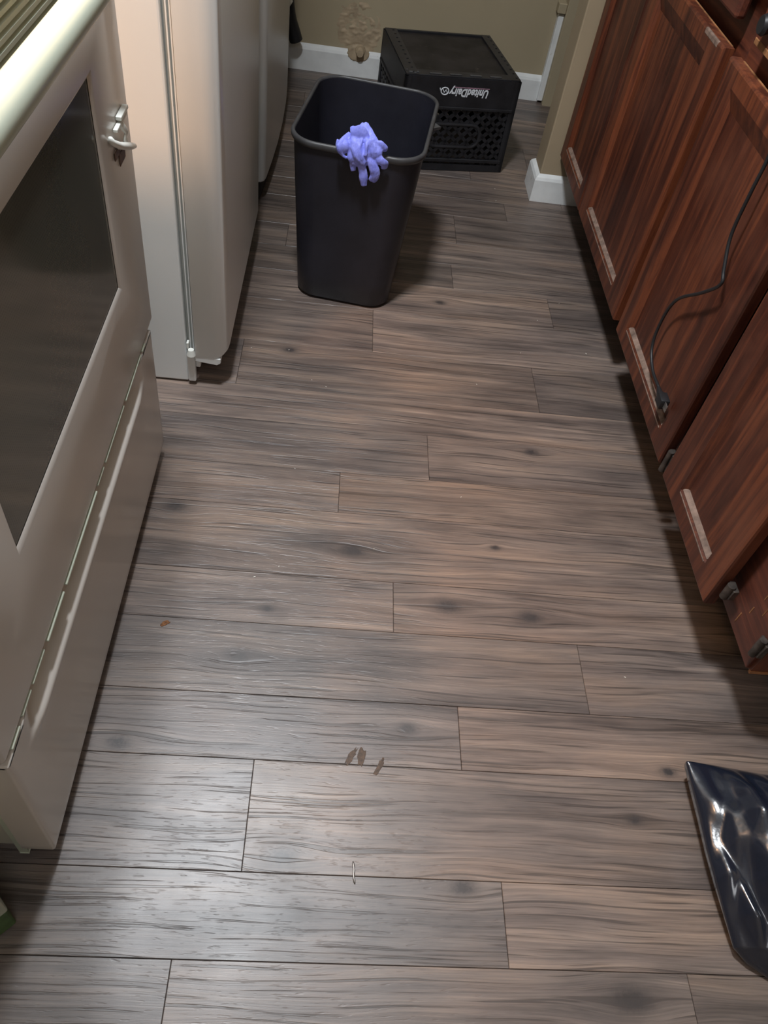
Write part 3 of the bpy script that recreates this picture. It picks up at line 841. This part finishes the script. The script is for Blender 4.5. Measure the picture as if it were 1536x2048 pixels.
for nm, W, Mx in (('side_wall', CW, Matrix.Identity(4)),
                  ('side_wall', CW, Matrix.Translation((CW, CD, 0)) @ Matrix.Rotation(math.pi, 4, 'Z')),
                  ('side_wall', CD, Matrix.Translation((CW, 0, 0)) @ Matrix.Rotation(math.pi/2, 4, 'Z')),
                  ('side_wall', CD, Matrix.Translation((0, CD, 0)) @ Matrix.Rotation(-math.pi/2, 4, 'Z'))):
    bm = side_panel(W); bm.transform(Mx); mk(nm, bm, M_CRATE, cr, local=True)
bm = B()
F = .040
box(bm, (F, F, CH-.012), (CW-F*.8, CD-.012, CH-.006))
mk('bottom_panel', bm, M_CRATET, cr, local=True)
bm = B()
def strip_holes(bm, a0, a1, b0, b1, z0, z1, n, along):
    # strip with a row of square holes; along 0 = x, 1 = y
    L = a1-a0; hs = .007; cen = (b0+b1)/2+.006
    def bx(p0, p1, q0, q1):
        if along == 0: box(bm, (p0, q0, z0), (p1, q1, z1))
        else: box(bm, (q0, p0, z0), (q1, p1, z1))
    bx(a0, a1, b0, cen-hs/2); bx(a0, a1, cen+hs/2, b1)
    p = a0
    for k in range(n):
        c = a0+L*(k+.5)/n
        bx(p, c-hs/2, cen-hs/2, cen+hs/2); p = c+hs/2
    bx(p, a1, cen-hs/2, cen+hs/2)
strip_holes(bm, 0.004, CD-.004, .003, F+.001, CH-.010, CH, 11, 1)
strip_holes(bm, 0.004, CD-.004, CW-F*.8-.001, CW-.003, CH-.010, CH, 11, 1)
box(bm, (F, .004, CH-.010), (CW-F*.8, F+.001, CH), .001, 1); box(bm, (F, CD-.014, CH-.010), (CW-F*.8, CD-.004, CH), .001, 1)
mk('bottom_rim', bm, M_CRATE, cr, local=True)
for k in range(4):
    bm = B(); xx = .075+.062*k
    box(bm, (xx, .012, CH), (xx+.036, .020, CH+.002), .0006, 1); mk('moulded_rib', bm, M_RIM, cr, local=True)
bm = B()
for (xx, yy, s) in ((.012, .012, .012), (.026, .008, .008), (.036, .016, .007), (.006, .028, .006)):
    box(bm, (xx, yy, CH-.002), (xx+s, yy+s*.6, CH+.003), .001, 1)
mk('chipped_corner', bm, M_RIM, cr, local=True)
# printed word (upside down, as the crate is) and its round mark
def text_mesh(body, size, shear=0.0):
    cu = bpy.data.curves.new('t', 'FONT'); cu.body = body; cu.size = size; cu.extrude = .0003; cu.shear = shear; cu.offset = .0008; cu.space_character = 1.04
    to = bpy.data.objects.new('t', cu); COL.objects.link(to)
    bpy.context.view_layer.update()
    dg = bpy.context.evaluated_depsgraph_get()
    me = bpy.data.meshes.new_from_object(to.evaluated_get(dg))
    bpy.data.objects.remove(to); bpy.data.curves.remove(cu)
    bm = bmesh.new(); bm.from_mesh(me); bpy.data.meshes.remove(me)
    return bm
bm = text_mesh('UnitedDairy', .0265, .25)
xs = [v.co.x for v in bm.verts]; w0 = max(xs)-min(xs)
sx = .122/w0
Mt = Matrix.Translation((.262, -.0008, .249)) @ Matrix.Rotation(math.pi, 4, 'Y') @ Matrix.Rotation(math.pi/2, 4, 'X') @ Matrix.Diagonal((sx, 1.18, 1, 1))
bm.transform(Mt)
mk('printed_word', bm, M_PRINT, cr, local=True)
bm = B(); zc, xc = .2405, .125
tube(bm, [(xc+.0115*math.cos(a*math.pi/10), -.0006, zc+.010*math.sin(a*math.pi/10)) for a in range(20)]+[(xc+.0115, -.0006, zc)], .0018, 8, flat=1)
tube(bm, [(xc-.006, -.0006, zc+.004), (xc-.002, -.0006, zc-.004), (xc+.003, -.0006, zc+.004), (xc+.007, -.0006, zc-.003)], .0016, 8)
tube(bm, [(xc-.016, -.0006, zc+.008), (xc-.014, -.0006, zc+.002)], .0014, 8)
mk('printed_mark', bm, M_PRINT, cr, local=True)
bm = B(); box(bm, (.150, -.0006, .2515), (.262, .001, .2540)); mk('printed_line', bm, M_PRINTR, cr, local=True)

# ------------------------------------------------------------------ black bin bag in the right foreground
def bag():
    bm = B(); NU, NV = 170, 150
    rs = random.Random(21)
    GX, GY = 9, 9
    grid = [[rs.uniform(-1, 1) for _ in range(GY+2)] for _ in range(GX+2)]
    def facet(a, b):
        # creased film: flat triangular facets between random heights
        a = max(0, min(GX-.001, a)); b = max(0, min(GY-.001, b)); i, j = int(a), int(b); f, q = a-i, b-j
        h00, h10, h01, h11 = grid[i][j], grid[i+1][j], grid[i][j+1], grid[i+1][j+1]
        if (i+j) % 2: return h00+(h10-h00)*f+(h11-h10)*q if f > q else h00+(h11-h01)*f+(h01-h00)*q
        return h00+(h10-h00)*f+(h01-h00)*q if f+q < 1 else h11+(h01-h11)*(1-f)+(h10-h11)*(1-q)
    g = []
    L = [at(1374, 1522, 2, .055), at(1386, 1575, 2, .052), at(1400, 1632, 2, .050), at(1414, 1695, 2, .048), at(1432, 1762, 2, .045), at(1452, 1835, 2, .035), at(1468, 1895, 2, .022), at(1492, 1925, 2, .012), at(1538, 1958, 2, .006), at(1640, 2000, 2, .004)]
    T0, T1 = L[0], at(1548, 1541, 2, .070)
    def left(t):
        f = t*(len(L)-1); i = min(int(f), len(L)-2); return L[i].lerp(L[i+1], f-i)
    NB = 10
    for i in range(-NB, NU+1):
        u = max(0, i)/NU; row = []
        for j in range(NV+1):
            v = j/NV
            a = left(v)
            e = T0 + (T1-T0)*((1.02-T0.x)/(T1.x-T0.x))
            b = Vector((1.02, e.y-.40*v, .02))
            p = a.lerp(b, u**1.1)
            if i < 0:        # film tucked back under itself
                k = -i/NB
                row.append(bm.verts.new((a.x+.030*k*k+.002*k, a.y, max(.002, a.z*(1-k))))); continue
            x, y = p.x, p.y
            rise = (math.sin(min(1, u*2.2)*math.pi/2)**.9)*min(1, v*4.5)**.8
            h = a.z*(1-u)+.045*u + rise*(.085*(1-v)**.5+.012) - max(0, u-.6)*.08
            wx = noise.noise(Vector((x*7, y*7, 2)))*.5
            amp = min(1, u*7)*min(1, v*8)*(1-.35*v)
            h += amp*.026*facet(u*22+wx, v*7+wx)
            h += min(1, u*4)*amp*.002*facet((u*50+v*6+wx*2) % GX, (v*12-u*8+wx*2) % GY)
            row.append(bm.verts.new((x, y, max(.003, h))))
        g.append(row)
    for i in range(len(g)-1):
        for j in range(NV): bm.faces.new((g[i][j], g[i+1][j], g[i+1][j+1], g[i][j+1]))
    for _ in range(9): bmesh.ops.smooth_vert(bm, verts=[v for v in bm.verts if not v.is_boundary], factor=.5, use_axis_z=True)
    return bm
bg = mk('trash_bag', bag(), M_BAG, None, smooth=True, recalc=False)
tag(bg, 'shiny black plastic bin bag lying crumpled on the floor at the right', 'bag')
so = bg.modifiers.new('film', 'SOLIDIFY'); so.thickness = .0006; so.offset = -1

# ------------------------------------------------------------------ marks and crumbs on the floor
def blot(x, y, rx, ry, ang, h=.0004, n=18):
    bm = B(); c, s = math.cos(ang), math.sin(ang); up = []; dn = []
    for k in range(n):
        a = 2*math.pi*k/n; q = 1+random.uniform(-.25, .25)
        u, v = rx*q*math.cos(a), ry*q*math.sin(a)
        up.append(bm.verts.new((x+u*c-v*s, y+u*s+v*c, h))); dn.append(bm.verts.new((x+(u*c-v*s)*1.05, y+(u*s+v*c)*1.05, .0001)))
    bm.faces.new(up); bm.faces.new(dn[::-1])
    for k in range(n): bm.faces.new((dn[k], dn[(k+1) % n], up[(k+1) % n], up[k]))
    return bm
for x, y, rx, ry, an, lb in ((.093, .503, .0045, .0145, -.5, 'leftmost brown streak of the three stains on the middle plank'),
                             (.1085, .502, .0055, .0150, -.15, 'middle and broadest brown streak of the three stains on the floor'),
                             (.137, .490, .0035, .0175, -.45, 'rightmost slanting brown streak of the three stains on the floor')):
    tag(mk('stain', blot(x, y, rx, ry, an), M_STAIN), lb, 'stain', 'brown streaks on the floor')
tag(mk('stain', blot(-.226, .716, .008, .004, .6, .001), M_STAINO), 'small orange brown spot on the floor near the stove drawer', 'stain')
bm = B(); tube(bm, spline([(.100, .349, .0016), (.1015, .338, .0016), (.1012, .330, .0018), (.103, .320, .0016)], 4), [.0008]+[.0015]*11+[.0008], 8)
tag(mk('foil_sliver', bm, M_STEEL, None, smooth=True), 'thin shiny silver sliver lying on the lower middle planks', 'debris')
spots = [(-.048, .852), (-.038, 1.099), (-.021, 1.378), (.012, 1.359), (-.08, 1.477), (-.166, 1.471), (.481, 1.557), (.542, 1.702), (.613, 1.791), (.651, 1.581), (.494, 2.39), (.490, 2.312), (-.089, .825), (.563, .671), (.124, .909), (.36, 1.42), (.30, 1.06)]
first = None
for i, (x, y) in enumerate(spots):
    if first is None:
        bm = B(); bmesh.ops.create_icosphere(bm, subdivisions=1, radius=.0018)
        for v in bm.verts: v.co.z = max(-.0008, v.co.z*.5)+.0009; v.co.x *= random.uniform(.5, 1.0); v.co.y *= 1.5
        bm.transform(Matrix.Translation((x, y, 0)))
        o = first = mk('crumb', bm, M_CRUMB)
    else:
        o = first.copy(); COL.objects.link(o); o.location = (x, y, first.location.z)
    o.rotation_euler = (0, 0, random.uniform(0, 3)); s = random.uniform(.5, 1.0); o.scale = (s, s, s)
    tag(o, 'tiny white crumb scattered on the brown plank floor', 'crumb', 'white crumbs on the floor')

# ------------------------------------------------------------------ lamp fittings (above the frame)
cl = thing('ceiling_lamp', 'round ceiling lamp above the middle of the kitchen', 'lamp', (-.15, 1.0, ZC))
bm = B(); tube(bm, [(-.15, 1.0, ZC-.001), (-.15, 1.0, ZC-.045)], [.17, .16], 32); mk('lamp_base', bm, M_WHITE, cl, smooth=True, auto=40)
hd = thing('range_hood', 'white range hood on the wall above the stove', 'hood', (-.72, .73, 1.62))
bm = B(); box(bm, (-.975, .36, 1.62), (-.46, 1.10, 1.74), .006, 2); mk('hood_shell', bm, M_WHITE, hd)
